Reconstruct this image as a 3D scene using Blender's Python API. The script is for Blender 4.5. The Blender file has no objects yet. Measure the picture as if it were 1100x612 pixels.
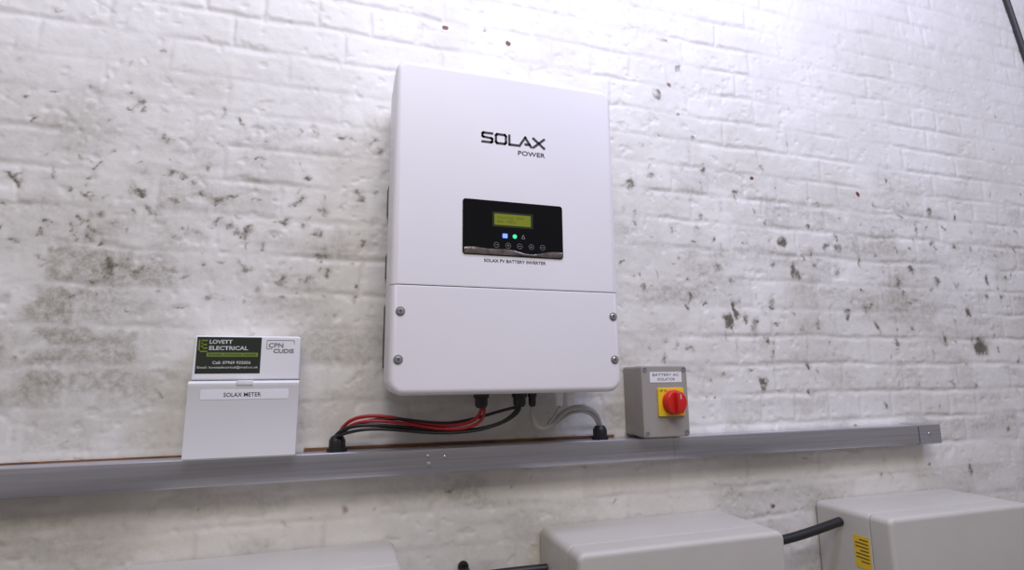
import bpy, bmesh, math, random
import numpy as np
from mathutils import Vector
random.seed(4)
scene=bpy.context.scene
COL=scene.collection
scene.view_settings.view_transform='Standard'
scene.view_settings.look='None'

# ---------------------------------------------------------------- helpers
def mat(name,col,rough=.5,metal=0,spec=.5,noise=0,nscale=20,bump=0,bscale=200,emit=None,estr=0,coat=0,stretch=None):
    m=bpy.data.materials.new(name);m.use_nodes=True
    nt=m.node_tree;b=nt.nodes['Principled BSDF']
    b.inputs['Base Color'].default_value=(*col,1);b.inputs['Roughness'].default_value=rough
    b.inputs['Metallic'].default_value=metal;b.inputs['Specular IOR Level'].default_value=spec
    b.inputs['Coat Weight'].default_value=coat
    if emit: b.inputs['Emission Color'].default_value=(*emit,1);b.inputs['Emission Strength'].default_value=estr
    tc=nt.nodes.new('ShaderNodeTexCoord');vec=tc.outputs['Object']
    if stretch:
        mp=nt.nodes.new('ShaderNodeMapping');mp.inputs['Scale'].default_value=stretch
        nt.links.new(vec,mp.inputs[0]);vec=mp.outputs[0]
    if noise:
        n=nt.nodes.new('ShaderNodeTexNoise');n.inputs['Scale'].default_value=nscale;n.inputs['Detail'].default_value=6
        nt.links.new(vec,n.inputs['Vector'])
        r=nt.nodes.new('ShaderNodeValToRGB');r.color_ramp.elements[0].position=.3;r.color_ramp.elements[1].position=.7
        r.color_ramp.elements[0].color=(*[c*(1-noise) for c in col],1);r.color_ramp.elements[1].color=(*[min(1,c*(1+noise*.5)) for c in col],1)
        nt.links.new(n.outputs['Fac'],r.inputs[0]);nt.links.new(r.outputs[0],b.inputs['Base Color'])
    if bump:
        n=nt.nodes.new('ShaderNodeTexNoise');n.inputs['Scale'].default_value=bscale;n.inputs['Detail'].default_value=3
        nt.links.new(vec,n.inputs['Vector'])
        bp=nt.nodes.new('ShaderNodeBump');bp.inputs['Strength'].default_value=bump;bp.inputs['Distance'].default_value=.001
        nt.links.new(n.outputs['Fac'],bp.inputs['Height']);nt.links.new(bp.outputs[0],b.inputs['Normal'])
    return m
def obj(name,me,parent=None,m=None):
    o=bpy.data.objects.new(name,me);COL.objects.link(o)
    if m: me.materials.append(m)
    if parent: o.parent=parent
    return o
def empty(name):
    e=bpy.data.objects.new(name,None);e.empty_display_size=.05;COL.objects.link(e);return e
def smooth(me,ang=35):
    for p in me.polygons:p.use_smooth=True
    me.set_sharp_from_angle(angle=math.radians(ang))
def mesh(name,vs,fs,parent,m,sm=True,ang=35):
    me=bpy.data.meshes.new(name);me.from_pydata(vs,[],fs)
    bm=bmesh.new();bm.from_mesh(me);bmesh.ops.remove_doubles(bm,verts=bm.verts,dist=1e-6)
    bmesh.ops.recalc_face_normals(bm,faces=bm.faces);bm.to_mesh(me);bm.free()
    if sm: smooth(me,ang)
    return obj(name,me,parent,m)
def rrect(x0,x1,z0,z1,radii,inset,seg=8):
    """corner order: bl, br, tr, tl"""
    pts=[];cs=[(x0,z0,math.pi,1,1),(x1,z0,1.5*math.pi,-1,1),(x1,z1,0,-1,-1),(x0,z1,.5*math.pi,1,-1)]
    for (cx,cz,a0,sx,sz),r in zip(cs,radii):
        r=max(r,1e-5);rr=max(r-inset,r*.15)
        ox=cx+sx*(inset+rr);oz=cz+sz*(inset+rr)
        for i in range(seg+1):
            a=a0+.5*math.pi*i/seg
            pts.append((ox+rr*math.cos(a),oz+rr*math.sin(a)))
    return pts
def plate(name,x0,x1,z0,z1,rad,rings,parent,m,seg=8,flat_lo=False,flat_hi=False):
    if not isinstance(rad,(list,tuple)): rad=[rad]*4
    vs=[];fs=[];n=4*(seg+1);K=len(rings)
    for k,(ins,y) in enumerate(rings):
        lift=.0030 if k==K-1 else (.0010 if k==K-2 else 0)
        for px,pz in rrect(x0,x1,z0,z1,rad,ins,seg):
            if flat_lo and pz<z0+.017: pz=z0+lift
            if flat_hi and pz>z1-.017: pz=z1-lift
            vs.append((px,y,pz))
    for k in range(len(rings)-1):
        for i in range(n):
            j=(i+1)%n;fs.append((k*n+i,k*n+j,(k+1)*n+j,(k+1)*n+i))
    fs.append(tuple(range(n)));fs.append(tuple((len(rings)-1)*n+i for i in range(n)))
    me=bpy.data.meshes.new(name);me.from_pydata(vs,[],fs)
    bm=bmesh.new();bm.from_mesh(me);bmesh.ops.recalc_face_normals(bm,faces=bm.faces);bm.to_mesh(me);bm.free()
    smooth(me,30)
    me.polygons[len(me.polygons)-1].use_smooth=False
    return obj(name,me,parent,m)
def rnd(y_back,y_front,r,k=5):
    """rings with rounded front edge (front is toward -y)"""
    out=[(0,y_back)]
    for i in range(k+1):
        a=.5*math.pi*i/k;out.append((r*(1-math.cos(a)),y_front+r*(1-math.sin(a))))
    out.append((r+.0012,y_front))
    return out
def rnd2(y_back,y_front,r,k=4):
    out=[]
    for i in range(k+1):
        a=.5*math.pi*(1-i/k);out.append((r*(1-math.cos(a)),y_back-r*(1-math.sin(a))))
    for i in range(k+1):
        a=.5*math.pi*i/k;out.append((r*(1-math.cos(a)),y_front+r*(1-math.sin(a))))
    return out
def box(name,x0,x1,y0,y1,z0,z1,parent,m,bev=.001,seg=2):
    bm=bmesh.new();bmesh.ops.create_cube(bm,size=1)
    for v in bm.verts: v.co=Vector(((x0+x1)/2+v.co.x*(x1-x0),(y0+y1)/2+v.co.y*(y1-y0),(z0+z1)/2+v.co.z*(z1-z0)))
    if bev: bmesh.ops.bevel(bm,geom=bm.edges[:],offset=bev,segments=seg,profile=.5,affect='EDGES')
    me=bpy.data.meshes.new(name);bm.to_mesh(me);bm.free();smooth(me,40);return obj(name,me,parent,m)
def lathe(name,c,axis,prof,parent,m,seg=28,ribs=0,ribd=0):
    """prof=[(r,h)] along axis ('-y','z','x')"""
    vs=[];fs=[]
    for r,h in prof:
        for i in range(seg):
            a=2*math.pi*i/seg;rr=r*(1+ribd*(1 if (i*ribs*2//seg)%2 else 0)) if ribs else r
            u,w=rr*math.cos(a),rr*math.sin(a)
            vs.append({'-y':(c[0]+u,c[1]-h,c[2]+w),'z':(c[0]+u,c[1]+w,c[2]+h),'x':(c[0]+h,c[1]+u,c[2]+w)}[axis])
    for k in range(len(prof)-1):
        for i in range(seg):
            j=(i+1)%seg;fs.append((k*seg+i,k*seg+j,(k+1)*seg+j,(k+1)*seg+i))
    fs.append(tuple(range(seg)));fs.append(tuple((len(prof)-1)*seg+i for i in range(seg)))
    me=bpy.data.meshes.new(name);me.from_pydata(vs,[],fs)
    bm=bmesh.new();bm.from_mesh(me);bmesh.ops.recalc_face_normals(bm,faces=bm.faces);bm.to_mesh(me);bm.free()
    smooth(me,35);return obj(name,me,parent,m)
def cable(name,pts,r,parent,m,ridge=0):
    cu=bpy.data.curves.new(name,'CURVE');cu.dimensions='3D';cu.bevel_depth=r;cu.bevel_resolution=4;cu.use_fill_caps=True
    sp=cu.splines.new('NURBS');sp.points.add(len(pts)-1)
    for p,q in zip(sp.points,pts): p.co=(*q,1)
    sp.use_endpoint_u=True;sp.order_u=4;cu.resolution_u=14
    o=bpy.data.objects.new(name+'_c',cu);COL.objects.link(o);bpy.context.view_layer.update()
    me=bpy.data.meshes.new_from_object(o.evaluated_get(bpy.context.evaluated_depsgraph_get()))
    bpy.data.objects.remove(o);me.name=name;me.materials.clear()
    for p in me.polygons:p.use_smooth=True
    return obj(name,me,parent,m)
def text(name,s,x0,x1,z0,z1,y,parent,m,bold=0.0,shear=0):
    cu=bpy.data.curves.new(name,'FONT');cu.body=s;cu.offset=bold;cu.extrude=0;cu.shear=shear;cu.resolution_u=3
    o=bpy.data.objects.new(name+'_t',cu);COL.objects.link(o);bpy.context.view_layer.update()
    me=bpy.data.meshes.new_from_object(o.evaluated_get(bpy.context.evaluated_depsgraph_get()))
    bpy.data.objects.remove(o);me.name=name;me.materials.clear()
    co=np.array([v.co[:] for v in me.vertices]);mn=co.min(0);mx=co.max(0)
    for v in me.vertices:
        v.co=(x0+(v.co.x-mn[0])/(mx[0]-mn[0])*(x1-x0),y,z0+(v.co.y-mn[1])/(mx[1]-mn[1])*(z1-z0))
    return obj(name,me,parent,m)
def strokes(name,lines,x0,z0,y,sx,sz,t,parent,m):
    vs=[];fs=[]
    for pl in lines:
        for (a,b) in zip(pl[:-1],pl[1:]):
            A=Vector((x0+a[0]*sx,z0+a[1]*sz));B=Vector((x0+b[0]*sx,z0+b[1]*sz));d=(B-A).normalized();n=Vector((-d.y,d.x))*t/2;e=d*t/2
            k=len(vs)
            for q in (A-e-n,B+e-n,B+e+n,A-e+n): vs.append((q.x,y,q.y))
            fs.append((k,k+1,k+2,k+3))
    me=bpy.data.meshes.new(name);me.from_pydata(vs,[],fs);return obj(name,me,parent,m)

# ---------------------------------------------------------------- materials
M_white=mat('inverter_white',(.81,.785,.80),.38,noise=.03,nscale=4,bump=.15,bscale=900)
M_white2=mat('enclosure_white',(.79,.785,.80),.35,noise=.03,nscale=8)
M_seam=mat('seam_dark',(.05,.05,.05),.7)
M_seam2=mat('seam_grey',(.09,.085,.085),.7)
M_chassis=mat('chassis_grey',(.45,.45,.46),.45,metal=.3)
M_brk=mat('bracket_dark',(.06,.06,.06),.5,metal=.5)
M_gloss=mat('glossy_black',(.004,.004,.005),.08,spec=.3)
M_refl=mat('reflection_strip',(.13,.105,.09),.15,noise=.6,nscale=60,spec=.7,bump=.6,bscale=60)  # display reflection put into a brownish strip colour
M_lcd=mat('lcd_green',(.08,.09,.012),.25,emit=(.30,.34,.01),estr=.34)
M_lcdt=mat('lcd_segment',(.02,.022,.01),.3,emit=(.26,.30,.01),estr=.26)
M_lcdb=mat('lcd_frame',(.02,.022,.01),.3)
M_blue=mat('led_blue',(.05,.1,.9),.4,emit=(.10,.18,1),estr=2.4)
M_green=mat('led_green',(.05,.6,.35),.4,emit=(.05,.8,.35),estr=.6)
M_icon=mat('icon_grey',(.25,.25,.26),.5)
M_ink=mat('ink_black',(.012,.012,.014),.5)
M_ink2=mat('ink_grey',(.2,.2,.2),.5)
M_screw=mat('screw_steel',(.55,.55,.57),.3,metal=.9)
M_steel=mat('galvanised_steel',(.60,.60,.65),.30,metal=.85,noise=.16,nscale=6,stretch=(.5,6,30),bump=.10,bscale=8)
M_wood=mat('timber_brown',(.26,.12,.05),.8,noise=.5,nscale=25,stretch=(1,6,6))
M_label=mat('label_dark_green',(.022,.028,.018),.35,noise=.2,nscale=10)
M_lime=mat('label_lime',(.17,.24,.03),.5)
M_lwhite=mat('label_white',(.78,.78,.80),.5)
M_pw=mat('print_white',(.55,.57,.55),.5)
M_iso=mat('isolator_grey',(.34,.315,.285),.5,noise=.05,nscale=20)
M_yel=mat('switch_yellow',(.82,.55,.02),.4)
M_red=mat('switch_red',(.62,.02,.015),.32)
M_cred=mat('cable_red',(.42,.015,.02),.4)
M_cblk=mat('cable_black',(.014,.014,.016),.45)
M_cgry=mat('cable_grey',(.40,.39,.37),.5)
M_bat=mat('battery_beige',(.58,.555,.505),.45,noise=.05,nscale=6,bump=.3,bscale=700)
M_batd=mat('battery_seam',(.16,.155,.145),.6)
M_floor=mat('concrete_floor',(.28,.27,.26),.8,noise=.3,nscale=3,bump=.5,bscale=40)

# ---------------------------------------------------------------- wall
def vnoise(x,z,cell,seed):
    rs=np.random.RandomState(seed);T=rs.rand(256,256)
    u=x/cell+57.3;w=z/cell+31.7;iu=np.floor(u).astype(int);iw=np.floor(w).astype(int);fu=u-iu;fw=w-iw
    fu=fu*fu*(3-2*fu);fw=fw*fw*(3-2*fw);g=lambda a,b:T[a%256,b%256]
    return (g(iu,iw)*(1-fu)+g(iu+1,iw)*fu)*(1-fw)+(g(iu,iw+1)*(1-fu)+g(iu+1,iw+1)*fu)*fw
def fbm(x,z,cell,seed,o=4):
    s=0;a=1;t=0
    for i in range(o): s=s+a*vnoise(x,z,cell/2**i,seed+i);t+=a;a*=.5
    return s/t
xs=np.concatenate([np.arange(-1.5,-.75,.012),np.arange(-.75,1.3,.0033),np.arange(1.3,2.6,.005),np.arange(2.6,3.6,.015)])
zs=np.concatenate([np.arange(0,.95,.02),np.arange(.95,2.45,.0033),np.arange(2.45,3.3,.006)])
X,Z=np.meshgrid(xs,zs);X=X.ravel();Z=Z.ravel()
wx=X+.014*(fbm(X,Z,.09,3)-.5);wz=Z+.014*(fbm(X,Z,.11,9)-.5)
CH=.075;row=np.floor((wz-1.55)/CH).astype(int);fz=(wz-1.55)/CH-row
hdr=(row%4==1);bw=np.where(hdr,.1125,.225)
off=np.where(hdr,.056,np.where(row%2==0,0,.1125))
col=np.floor((wx+off+.02)/bw).astype(int);fx=(wx+off+.02)/bw-col
dx=np.minimum(fx,1-fx)*bw;dz=np.minimum(fz,1-fz)*CH
jit=fbm(X,Z,.03,21,3);e=np.minimum(dx*1.4,dz)+(jit-.5)*.010
def ss(a,b,v): t=np.clip((v-a)/(b-a),0,1);return t*t*(3-2*t)
face=ss(-.001,.012,e)
rs=np.random.RandomState(5);RT=rs.rand(512,512);bid=RT[row%512,(col*7+row*13)%512];bid2=RT[(row*3+5)%512,(col*11+row)%512]
fill=ss(.30,.58,fbm(X,Z,.18,33))          # paint / mortar fills the joints in places
depth=(.0030*(1-.78*fill))*(1-face)
h=-depth+face*(bid-.5)*.0008+(fbm(X,Z,.02,40,3)-.5)*.0016+(fbm(X,Z,.12,44,3)-.5)*.0025
pit=ss(.66,.78,fbm(X,Z,.022,50,3));h-=pit*.0015
h-=.0005
Y=-h                                       # recess goes to +y
# --- dirt marks (world positions on the wall)
L=[(-.5,1.81),(-.47,1.83),(-.39,1.81),(-.32,1.8),(-.29,1.84),(-.25,1.81),(-.23,1.75),(-.19,1.74),(-.13,1.77),(-.1,1.82),(-.08,1.87),(-.05,1.8),(-.01,1.97),(.06,1.98),(-.4,2),(-.35,1.93),(-.25,2),(-.19,1.67),(-.12,1.65),(-.25,1.61),(-.37,1.66),(-.07,1.65),(.03,1.64),(-.33,1.85),(-.53,1.83),(-.42,1.66),(-.04,1.71),(-.53,1.74)]
Rr=[(.7,1.94),(.76,1.96),(.79,2.2),(.82,2.36),(.92,2.0),(.89,1.83),(.94,1.73),(.98,1.7),(.99,1.64),(.99,1.61),(.96,1.59),(1.05,1.58),(1.11,1.65),(1.16,1.81),(1.26,1.79),(1.35,1.74),(1.44,1.64),(1.48,1.58),(1.64,1.76),(1.74,1.55),(1.89,1.53),(1.86,1.63),(1.96,1.74),(1.74,1.72),(1.36,1.81),(1.26,1.58),(1.2,1.73),(1.1,1.5),(1.06,1.43),(1.02,1.59),(1.58,1.72)]
dirt=np.zeros_like(X);ux=X+.03*(fbm(X,Z,.02,60,3)-.5);uz=Z+.04*(fbm(X,Z,.025,66,3)-.5)
def blob(cx,cz,rx,rz,s):
    global dirt
    q=((ux-cx)/rx)**2+((uz-cz)/rz)**2;dirt=np.maximum(dirt,s*np.exp(-q*1.1))
for i,(a,b) in enumerate(L): blob(a,b,random.uniform(.011,.021),random.uniform(.008,.016),random.uniform(.70,1.0))
for i,(a,b) in enumerate(Rr): blob(a,b,random.uniform(.011,.020),random.uniform(.013,.026),random.uniform(.70,1.1))
blob(.985,1.625,.009,.030,1.5);blob(.965,1.585,.015,.024,1.3);blob(1.89,1.53,.035,.028,1.4);blob(1.06,1.43,.014,.022,1.1)
for i in range(260): blob(random.uniform(.66,2.3),random.gauss(1.70,.20),random.uniform(.004,.013),random.uniform(.005,.017),random.uniform(.45,.98))
for i in range(200): blob(random.uniform(-.68,.08),random.gauss(1.78,.14),random.uniform(.004,.014),random.uniform(.004,.010),random.uniform(.42,.92))
for i in range(110): blob(random.uniform(-.6,2.2),random.uniform(1.05,2.6),random.uniform(.003,.008),random.uniform(.003,.008),random.uniform(.4,.8))
for i in range(50): blob(random.uniform(-.6,1.9),random.uniform(1.15,1.5),random.uniform(.005,.02),random.uniform(.003,.007),random.uniform(.45,.8))
haze=fbm(X*.6,Z,.10,70,5)
hz=np.exp(-((Z-1.76)/.26)**2)*(.8*np.exp(-((X+.35)/.38)**2)+.9*np.exp(-((X-1.35)/.75)**2))
dirt=np.clip(dirt,0,1.3)
zone=np.exp(-((X+.70)/.50)**2)*np.exp(-((Z-1.58)/.26)**2)
streak=fbm(X*.35,Z,.04,88,4)
tone=np.clip(zone*(.25+.85*ss(.3,.9,bid))*(.10+.90*face)*ss(.28,.55,fbm(X,Z,.06,80,4))+.44*hz*ss(.42,.66,haze)+.38*ss(.52,.75,streak)*(1-ss(1.9,2.3,Z))+.26*ss(.6,.9,bid2)*face*(1-ss(1.8,2.1,Z)),0,1)
rust=np.zeros_like(X)
for (a,b,r,s) in [(.21,2.28,.007,1.3),(.37,2.27,.007,1.3),(1.08,1.99,.007,1.3),(1.46,1.98,.008,1.3),(.83,2.23,.010,.8),(.02,1.19,.012,.6),(-.02,1.16,.007,.5),(.08,1.19,.008,.5),(1.06,1.12,.010,.8),(.91,1.39,.006,.7)]:
    rust=np.maximum(rust,s*np.exp(-((((X+.4*(ux-X))-a)**2+((Z+.4*(uz-Z))-b)**2)/r**2)))
nx=len(xs);nz=len(zs);idx=np.arange(nx*nz).reshape(nz,nx)
quads=np.stack([idx[:-1,:-1],idx[:-1,1:],idx[1:,1:],idx[1:,:-1]],-1).reshape(-1,4)
me=bpy.data.meshes.new('wall_back');me.vertices.add(nx*nz);me.vertices.foreach_set('co',np.stack([X,Y,Z],-1).ravel())
me.loops.add(quads.size);me.loops.foreach_set('vertex_index',quads.ravel())
me.polygons.add(len(quads));me.polygons.foreach_set('loop_start',np.arange(len(quads))*4)
me.polygons.foreach_set('use_smooth',np.ones(len(quads),bool));me.update(calc_edges=True);me.validate()
for nm,a in (('dirt',dirt),('tone',tone),('rust',rust),('joint',1-face)):
    at=me.attributes.new(nm,'FLOAT','POINT');at.data.foreach_set('value',a.astype(np.float32))
wm=bpy.data.materials.new('painted_brick');wm.use_nodes=True;nt=wm.node_tree;B=nt.nodes['Principled BSDF'];N=nt.nodes.new;Lk=nt.links.new
B.inputs['Roughness'].default_value=.55
tc=N('ShaderNodeTexCoord')
def nz_(s,d=5,r=.6):
    n=N('ShaderNodeTexNoise');n.inputs['Scale'].default_value=s;n.inputs['Detail'].default_value=d;n.inputs['Roughness'].default_value=r;Lk(tc.outputs['Object'],n.inputs['Vector']);return n.outputs['Fac']
def at_(n): a=N('ShaderNodeAttribute');a.attribute_name=n;return a.outputs['Fac']
def mth(op,a,b):
    m=N('ShaderNodeMath');m.operation=op
    for i,v in enumerate((a,b)):
        if isinstance(v,(int,float)): m.inputs[i].default_value=v
        else: Lk(v,m.inputs[i])
    return m.outputs[0]
def rng(v,a,b,c=0,d=1):
    m=N('ShaderNodeMapRange');m.interpolation_type='SMOOTHSTEP';Lk(v,m.inputs[0])
    for i,q in enumerate((a,b,c,d)): m.inputs[i+1].default_value=q
    return m.outputs[0]
def mix(f,a,b):
    m=N('ShaderNodeMix');m.data_type='RGBA'
    if isinstance(f,(int,float)): m.inputs[0].default_value=f
    else: Lk(f,m.inputs[0])
    for i,v in ((6,a),(7,b)):
        if isinstance(v,tuple): m.inputs[i].default_value=(*v,1)
        else: Lk(v,m.inputs[i])
    return m.outputs[2]
c=mix(rng(nz_(3.5,6),.35,.7),(.80,.78,.735),(.70,.675,.615))
c=mix(rng(nz_(38,5),.52,.78,0,.4),c,(.56,.53,.46))
c=mix(mth('MULTIPLY',at_('tone'),rng(nz_(70,6,.7),.3,.7,.35,1.0)),c,(.34,.315,.255))
c=mix(mth('MULTIPLY',at_('joint'),.14),c,(.46,.44,.40))
dm=rng(mth('ADD',at_('dirt'),mth('MULTIPLY',mth('SUBTRACT',nz_(120,5,.75),.5),1.6)),.42,1.0,0,.88)
dm2=rng(at_('dirt'),.05,.85,0,.50)
c=mix(dm2,c,(.36,.33,.26))
c=mix(dm,c,(.095,.083,.058))
c=mix(rng(nz_(230,3,.6),.68,.78,0,.5),c,(.25,.23,.19))
c=mix(rng(at_('rust'),.3,.8),c,(.16,.045,.022))
Lk(c,B.inputs['Base Color'])
bp=N('ShaderNodeBump');bp.inputs['Strength'].default_value=.45;bp.inputs['Distance'].default_value=.0012
Lk(mth('ADD',mth('MULTIPLY',nz_(160,4,.65),.6),nz_(55,4)),bp.inputs['Height']);Lk(bp.outputs[0],B.inputs['Normal'])
obj('wall_back',me,None,wm)

# floor
box('floor',-1.5,3.6,-4,.0,-.05,0,None,M_floor,0)

# ---------------------------------------------------------------- inverter
inv=empty('solar_inverter')
YF=-.17
plate('chassis',.097,.545,1.432,2.068,.015,rnd2(-.028,-.075,.004),inv,M_chassis)
plate('upper_cover',.085,.557,1.6225,2.08,[.003,.003,.024,.024],[(.006,-.045),(.001,-.047)]+rnd(-.05,YF,.011,6)[1:],inv,M_white,10,flat_lo=True)
plate('lower_cover',.085,.557,1.417,1.6208,[.028,.028,.003,.003],[(.006,-.045),(.001,-.047)]+rnd(-.05,YF,.011,6)[1:],inv,M_white,10,flat_hi=True)
plate('cover_seam',.088,.554,1.612,1.632,.001,[(0,-.06),(0,YF+.012),(.010,YF+.003)],inv,M_seam2)
for i in range(9):
    z=1.50+i*.06;box('heat_fin_%d'%i,.091,.097,-.072,-.032,z,z+.035,inv,M_chassis,.001)
    box('heat_fin_r_%d'%i,.545,.551,-.072,-.032,z,z+.035,inv,M_chassis,.001)
box('mount_plate',.11,.53,-.028,0,1.50,2.02,inv,M_brk,.002)
for k,(z0,z1) in enumerate(((1.80,1.86),(1.66,1.71),(1.47,1.60))): box('side_bracket_%d'%k,.086,.11,-.040,0,z0,z1,inv,M_brk,.002)
for k,(sx,sz) in enumerate(((.104,1.571),(.102,1.482),(.542,1.571),(.542,1.482))):
    lathe('screw_recess_%d'%k,(sx,YF-.0002,sz),'-y',[(.0088,0),(.0088,.0006),(.0068,.0006),(.0066,.0002)],inv,M_ink2,24)
    lathe('screw_%d'%k,(sx,YF,sz),'-y',[(.0062,0),(.0062,.002),(.0048,.0032)],inv,M_screw,20)
    for a in (0,1): box('screw_slot_%d_%d'%(k,a),sx-(.0035 if a else .0007),sx+(.0035 if a else .0007),YF-.0034,YF-.003,sz-(.0007 if a else .0035),sz+(.0007 if a else .0035),inv,M_seam,0)
# display
plate('display_panel',.2205,.4325,1.687,1.800,.006,[(0,YF+.001),(0,YF-.0012),(.0008,YF-.002)],inv,M_gloss)
yd=YF-.0023
plate('lcd_bezel',.281,.367,1.746,1.777,.002,[(0,yd+.0005),(0,yd)],inv,M_lcdb)
plate('lcd_screen',.285,.362,1.750,1.773,.0015,[(0,yd),(0,yd-.0003)],inv,M_lcd)
text('lcd_text','Normal  0W\nBat  98%',.291,.348,1.755,1.769,yd-.0005,inv,M_lcdt)
plate('led_blue',.302,.312,1.7235,1.7325,.001,[(0,yd),(0,yd-.0004)],inv,M_blue)
lathe('led_green',(.3275,yd,1.728),'-y',[(.0045,0),(.0045,.0004)],inv,M_green)
strokes('led_off',[[(0,0),(.5,1),(1,0),(0,0)]],.342,1.7245,yd-.0002,.007,.008,.001,inv,M_icon)
for i in range(5):
    cx=.289+.0245*i
    pts=[(math.cos(a)*.5,math.sin(a)*.5) for a in [2*math.pi*j/14 for j in range(15)]]
    strokes('touch_ring_%d'%i,[pts],cx,1.7085,yd-.0002,.0105,.0105,.0009,inv,M_icon)
    strokes('touch_icon_%d'%i,[[(-.2,0),(.2,0)],[(0,-.2),(0,.2)]][:1+(i%2)],cx,1.7085,yd-.0002,.0105,.0105,.0009,inv,M_icon)
# wavy strip, painted as the reflection along the display's lower edge
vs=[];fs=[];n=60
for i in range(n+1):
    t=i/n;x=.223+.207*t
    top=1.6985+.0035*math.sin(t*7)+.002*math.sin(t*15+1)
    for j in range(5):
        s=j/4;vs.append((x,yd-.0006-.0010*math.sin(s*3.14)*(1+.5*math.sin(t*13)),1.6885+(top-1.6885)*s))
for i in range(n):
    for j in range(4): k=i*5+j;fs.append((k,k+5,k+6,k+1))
mesh('reflection_strip',vs,fs,inv,M_refl,True,80)
yt=YF-.0005
h=.5
S=[[(1,1),(.1,1),(0,.9),(0,.62),(.1,.54),(.9,.46),(1,.38),(1,.1),(.9,0),(0,0)]]
O=[[(.12,1),(.88,1),(1,.85),(1,.15),(.88,0),(.12,0),(0,.15),(0,.85),(.12,1)]]
Lt=[[(0,1),(0,0),(1,0)]];A=[[(0,0),(.5,1),(1,0)],[(.52,.22),(.86,.22)]];Xx=[[(0,1),(1,0)],[(0,0),(1,1)]]
for i,(lt,lx,lw) in enumerate(((S,.261,.0205),(O,.2895,.0215),(Lt,.3185,.0175),(A,.3405,.0255),(Xx,.3715,.0235))):
    strokes('logo_letter_%d'%i,lt,lx,1.9245,yt-.0001*i,lw,.0195,.0048,inv,M_ink)
text('logo_subtitle','POWER',.337,.397,1.9035,1.9135,yt,inv,M_ink,.012)
text('panel_caption','SOLAX PV BATTERY INVERTER',.264,.394,1.6735,1.680,yt,inv,M_ink,.01)
# underside glands
for k,(gx,gy,mm) in enumerate(((.276,-.10,M_cblk),(.357,-.10,M_cblk),(.445,-.10,M_lwhite),(.468,-.10,M_lwhite),(.385,-.10,M_cblk))):
    r=.015 if k<2 else .009
    lathe('cable_gland_%d'%k,(gx,gy,1.418),'z',[(r,0),(r,-.010),(r*.82,-.011),(r*.82,-.024),(r*.6,-.030)],inv,mm,24,12,.06)

# ---------------------------------------------------------------- cables
cb=empty('cable_bundle')
TG=1.337
cable('red_cable_a',[(.276,-.10,1.388),(.274,-.10,1.37),(.25,-.09,1.355),(.19,-.075,1.352),(.11,-.065,1.372),(.05,-.06,1.380),(.012,-.045,1.365),(.004,-.03,TG)],.0036,cb,M_cred)
cable('red_cable_b',[(.281,-.105,1.388),(.284,-.10,1.366),(.26,-.095,1.348),(.20,-.082,1.345),(.12,-.072,1.363),(.05,-.066,1.370),(.018,-.05,1.358),(.007,-.03,TG)],.0032,cb,M_cred)
cable('black_cable_a',[(.357,-.10,1.388),(.357,-.10,1.378),(.33,-.09,1.357),(.27,-.085,1.342),(.19,-.075,1.342),(.11,-.068,1.356),(.04,-.07,1.362),(.008,-.05,1.352),(-.001,-.03,TG)],.0040,cb,M_cblk)
cable('black_cable_b',[(.352,-.10,1.388),(.35,-.10,1.375),(.31,-.092,1.349),(.25,-.09,1.340),(.17,-.08,1.340),(.09,-.07,1.353),(.03,-.07,1.352),(.0,-.04,TG)],.0032,cb,M_cblk)
cable('black_cable_c',[(.354,-.098,1.388),(.335,-.09,1.385),(.27,-.085,1.366),(.21,-.08,1.356),(.14,-.07,1.366),(.09,-.065,1.373),(.03,-.05,1.363),(.002,-.035,TG)],.003,cb,M_cblk)
cable('grey_cable_a',[(.385,-.10,1.387),(.384,-.10,1.370),(.392,-.09,1.346),(.42,-.08,1.338),(.445,-.075,1.355),(.475,-.07,1.382),(.53,-.06,1.385),(.565,-.04,1.362),(.572,-.03,TG)],.0052,cb,M_cgry)
cable('grey_cable_b',[(.445,-.10,1.387),(.444,-.09,1.372),(.425,-.08,1.352),(.43,-.07,1.341),(.45,-.07,1.350),(.48,-.065,1.372),(.53,-.055,1.375),(.558,-.04,1.356),(.568,-.03,TG)],.0036,cb,M_cgry)

# ---------------------------------------------------------------- trunking
tr=empty('cable_trunking')
for i in range(2):
    gx=(.002,.572)[i]
    lathe('trunking_gland_%d'%i,(gx,-.028,1.308),'z',[(.0175,0),(.0175,.007),(.015,.008),(.015,.020),(.012,.027),(.009,.030)],tr,M_cblk,28,14,.07)
    lathe('gland_flange_%d'%i,(gx,-.028,1.3075),'z',[(.020,0),(.020,.0025)],tr,M_cblk,6)
def prof_extrude(name,prof,x0,x1,parent,m):
    n=len(prof);vs=[(x0,y,z) for y,z in prof]+[(x1,y,z) for y,z in prof]
    fs=[(i,(i+1)%n,n+(i+1)%n,n+i) for i in range(n)]+[tuple(range(n)),tuple(range(n,2*n))]
    return mesh(name,vs,fs,parent,m)
body=[(0,1.258),(-.046,1.258),(-.049,1.2595),(-.049,1.303),(-.047,1.3065),(0,1.3065)]
prof_extrude('channel',body,-1.5,1.592,tr,M_steel)
lid=[(-.049,1.2605),(-.0505,1.2595),(-.0515,1.261),(-.0515,1.306),(-.0495,1.308),(-.006,1.308),(-.006,1.3067),(-.047,1.3067),(-.0493,1.304)]
for k,(a,b) in enumerate(((-1.5,.748),(.7485,1.5165))): prof_extrude('lid_%d'%k,lid,a,b,tr,M_steel)
cap=[(0,1.2565),(-.047,1.2565),(-.0535,1.259),(-.0535,1.3075),(-.051,1.3095),(0,1.3095)]
prof_extrude('end_cap',cap,1.518,1.597,tr,M_steel)
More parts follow.
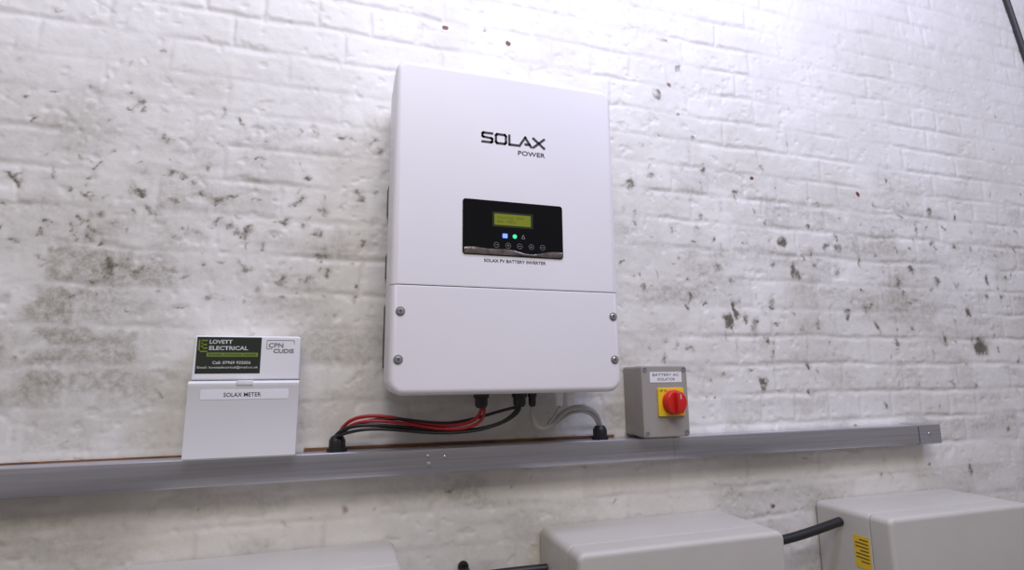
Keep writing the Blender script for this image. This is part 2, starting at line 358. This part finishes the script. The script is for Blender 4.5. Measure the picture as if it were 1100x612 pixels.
for k,(sx,sz,r) in enumerate(((.178,1.292,.0045),(.180,1.276,.0055),(.212,1.290,.0035),(1.555,1.284,.005))):
    lathe('trunking_screw_%d'%k,(sx,-.0535 if sx>1.5 else -.0515,sz),'-y',[(r,0),(r,.0012),(r*.6,.002)],tr,M_screw,16)
box('timber_batten',-.06,.62,-.0045,0,1.308,1.3135,tr,M_wood,.0005)
box('timber_batten_left',-.75,-.27,-.004,0,1.308,1.3105,tr,M_wood,.0005)

# ---------------------------------------------------------------- meter box
mb=empty('meter_enclosure')
plate('base',-.251,-.077,1.312,1.527,.004,[(0,0),(0,-.035)],mb,M_white2)
plate('housing',-.255,-.073,1.4485,1.529,[.001,.001,.005,.005],rnd(-.030,-.068,.003),mb,M_white2)
plate('lower_housing',-.254,-.074,1.3085,1.4475,.002,[(0,-.030),(0,-.062)],mb,M_white2)
hp=[(-.055,1.309),(-.075,1.309),(-.078,1.312),(-.0755,1.433),(-.0775,1.437),(-.0775,1.4425),(-.072,1.4465),(-.055,1.4465)]
prof_extrude('flip_cover',hp,-.2565,-.0715,mb,M_white2)
box('finger_notch',-.178,-.150,-.0795,-.070,1.4385,1.4475,mb,M_white2,.0015)
box('seam',-.2545,-.0735,-.066,-.03,1.4465,1.449,mb,M_ink2,0)
yl=-.0685
plate('warning_label',-.2495,-.1415,1.4600,1.5265,.0006,[(0,yl+.0008),(0,yl)],mb,M_label)
plate('label_strip',-.2325,-.1465,1.4905,1.498,.0002,[(0,yl),(0,yl-.0003)],mb,M_lime)
strokes('label_logo',[[(0,1),(0,0),(1,0)],[(.35,1),(1,1)],[(.35,.75),(.35,.3),(1,.3)],[(.35,.62),(.9,.62)]],-.2455,1.500,yl-.0004,.0125,.020,.0025,mb,M_lime)
text('label_title','LOVETT',-.229,-.191,1.5140,1.5215,yl-.0004,mb,M_pw,.03)
text('label_title_b','ELECTRICAL',-.229,-.164,1.5025,1.5100,yl-.0004,mb,M_pw,.03)
text('label_strip_text','Domestic, Commercial, Industrial',-.229,-.150,1.4925,1.4965,yl-.0006,mb,M_label,.01)
text('label_phone','Call: 07969 932056',-.222,-.158,1.477,1.4825,yl-.0004,mb,M_pw,.02)
text('label_email','Email: lovettelectrical@mail.co.uk',-.2465,-.145,1.468,1.4735,yl-.0004,mb,M_pw,.01)
strokes('maker_logo_frame',[[(.02,0),(0,.1),(0,.9),(.04,1),(.75,1)],[(.02,0),(.2,0)],[(.75,1),(.96,1),(1,.9),(1,.55)]],-.132,1.5055,yl,.048,.016,.0009,mb,M_ink2)
text('maker_logo_top','CPN',-.129,-.103,1.508,1.5165,yl,mb,M_ink2,.02)
text('maker_logo_bottom','CUDIS',-.120,-.084,1.4975,1.5055,yl,mb,M_ink2,.03)
plate('name_label',-.236,-.089,1.4135,1.430,.0005,[(0,-.0745),(0,-.0765)],mb,M_lwhite)
text('name_label_text','SOLAX METER',-.198,-.136,1.4180,1.4255,-.0768,mb,M_ink,.005)

# ---------------------------------------------------------------- isolator
iso=empty('rotary_isolator_switch')
plate('base',.653,.770,1.313,1.470,.006,[(.001,0),(0,-.001),(0,-.048)],iso,M_iso)
plate('lid',.652,.771,1.312,1.471,.007,rnd(-.0495,-.085,.003),iso,M_iso)
plate('lid_gap',.655,.768,1.315,1.468,.006,[(0,-.046),(0,-.052)],iso,M_seam)
for k,(sx,sz) in enumerate(((.661,1.462),(.762,1.462),(.661,1.321),(.762,1.321))):
    lathe('lid_screw_%d'%k,(sx,-.0848,sz),'-y',[(.006,0),(.0055,.0012),(.0035,.0013),(.003,.0004)],iso,M_ink2,20)
plate('name_label',.673,.756,1.4335,1.457,.0006,[(0,-.0845),(0,-.0857)],iso,M_lwhite)
text('name_label_text','BATTERY AC',.680,.749,1.4475,1.4535,-.0859,iso,M_ink,0)
text('name_label_text_b','ISOLATOR',.692,.738,1.4375,1.4435,-.0859,iso,M_ink,0)
plate('switch_plate',.690,.757,1.358,1.421,.003,rnd(-.084,-.090,.0012),iso,M_yel)
kx,kz=.727,1.389
lathe('knob_ring',(kx,-.0895,kz),'-y',[(.028,0),(.028,.004),(.0265,.005)],iso,M_red,40)
lathe('knob',(kx,-.094,kz),'-y',[(.026,0),(.0255,.012),(.0235,.0145),(.0,.0148)],iso,M_red,40,20,.03)
box('knob_grip',kx-.0075,kx+.0075,-.122,-.106,kz-.023,kz+.023,iso,M_red,.003)
box('knob_mark',kx-.0012,kx+.0012,-.1224,-.1218,kz+.008,kz+.019,iso,M_pw,0)
text('switch_plate_text','OFF  ON',.694,.712,1.4125,1.4175,-.0903,iso,M_ink)

# ---------------------------------------------------------------- batteries
def battery(x0,w=.468,zt=1.127,left_label=False):
    b=empty('battery_unit')
    x1=x0+w;z0=zt-.588
    plate('rear_shell',x0,x1,z0,zt,[.012,.012,.016,.016],rnd2(-.004,-.155,.004),b,M_bat,8)
    plate('shell_seam',x0+.002,x1-.002,z0+.002,zt-.002,.013,[(0,-.150),(0,-.162)],b,M_batd,8)
    plate('front_cover',x0,x1,z0,zt,[.012,.012,.016,.016],[(.002,-.1560),(0,-.157)]+rnd(-.16,-.208,.010,6)[1:],b,M_bat,8)
    box('wall_bracket',x0+.05,x1-.05,-.006,0,z0+.05,zt-.05,b,M_brk,.001)
    if left_label:
        box('side_label',x0-.0008,x0,-.150,-.108,1.00,1.072,b,M_yel,0)
        for i in range(7): box('side_label_line_%d'%i,x0-.0012,x0-.0007,-.146,-.112-(.012 if i%3==0 else 0),1.062-i*.008,1.0642-i*.008,b,M_ink,0)
    text('front_text','TRIPLE POWER',x0+.15,x1-.15,zt-.30,zt-.275,-.2085,b,M_ink)
    for k,xx in enumerate((x0+.03,x1-.03)): 
        for j,zz in enumerate((z0+.03,zt-.15)): lathe('screw_%d_%d'%(k,j),(xx,-.208,zz),'-y',[(.006,0),(.005,.002)],b,M_screw,16)
    return b
battery(-.348);battery(.432);battery(1.19,left_label=True)

cd=empty('battery_conduit')
cable('conduit_a',[(.126,-.03,1.0),(.18,-.03,1.025),(.24,-.03,1.048),(.32,-.035,1.052),(.40,-.04,1.053),(.431,-.045,1.054)],.009,cd,M_cblk)
lathe('pipe_clip',(.262,-.0,1.062),'-y',[(.011,0),(.011,.006),(.005,.007),(.004,.004)],cd,M_cblk,20)
box('pipe_clip_strap',.252,.272,-.045,0,1.035,1.062,cd,M_cblk,.002)
cd2=empty('battery_conduit')
cable('conduit_b',[(.901,-.075,1.068),(.95,-.078,1.062),(1.03,-.08,1.066),(1.12,-.08,1.082),(1.189,-.075,1.092)],.0105,cd2,M_cblk)

# straight dark strip for the vertical edge at top right
sc=empty('dark_edge_line')
cable('edge_strip',[(2.157+.0565*i,-.008,3.28-.234*i) for i in range(6)],.009,sc,M_brk)

# ---------------------------------------------------------------- lights
def area(name,loc,target,sx,sy,e,colr):
    l=bpy.data.lights.new(name,'AREA');l.shape='RECTANGLE';l.size=sx;l.size_y=sy;l.energy=e;l.color=colr
    o=bpy.data.objects.new(name,l);COL.objects.link(o);o.location=loc
    o.rotation_euler=(Vector(target)-Vector(loc)).to_track_quat('-Z','Y').to_euler();return o
area('ceiling_light_tube',(.35,-.82,3.12),(.40,0,2.35),2.1,.3,21,(.66,.70,1.0))
area('fill_light_far',(1.8,-1.7,3.4),(1.5,0,2.3),1.2,.6,23,(.62,.66,1.0))  # added lamp, tints the right of the wall blue
area('fill_light_rear',(.0,-2.5,3.8),(.2,0,1.5),1.6,1.0,42,(1.0,.94,.87))  # unseen warm fill added behind the camera to brighten the scene
w=bpy.data.worlds.new('World');scene.world=w;w.use_nodes=True
w.node_tree.nodes['Background'].inputs[0].default_value=(.86,.79,.79,1);w.node_tree.nodes['Background'].inputs[1].default_value=.25

# ---------------------------------------------------------------- camera
cam=bpy.data.cameras.new('camera');co=bpy.data.objects.new('camera',cam);COL.objects.link(co);scene.camera=co
cam.sensor_width=36;cam.lens=590.8/1100*36;cam.clip_start=.01
from mathutils import Matrix
Rmat=Matrix.Rotation(-math.radians(17.33),3,'Z')@Matrix.Rotation(math.pi/2+math.radians(9.43),3,'X')@Matrix.Rotation(-math.radians(.52),3,'Z')
co.matrix_world=Matrix.Translation((0,-1.2,1.45))@Rmat.to_4x4()
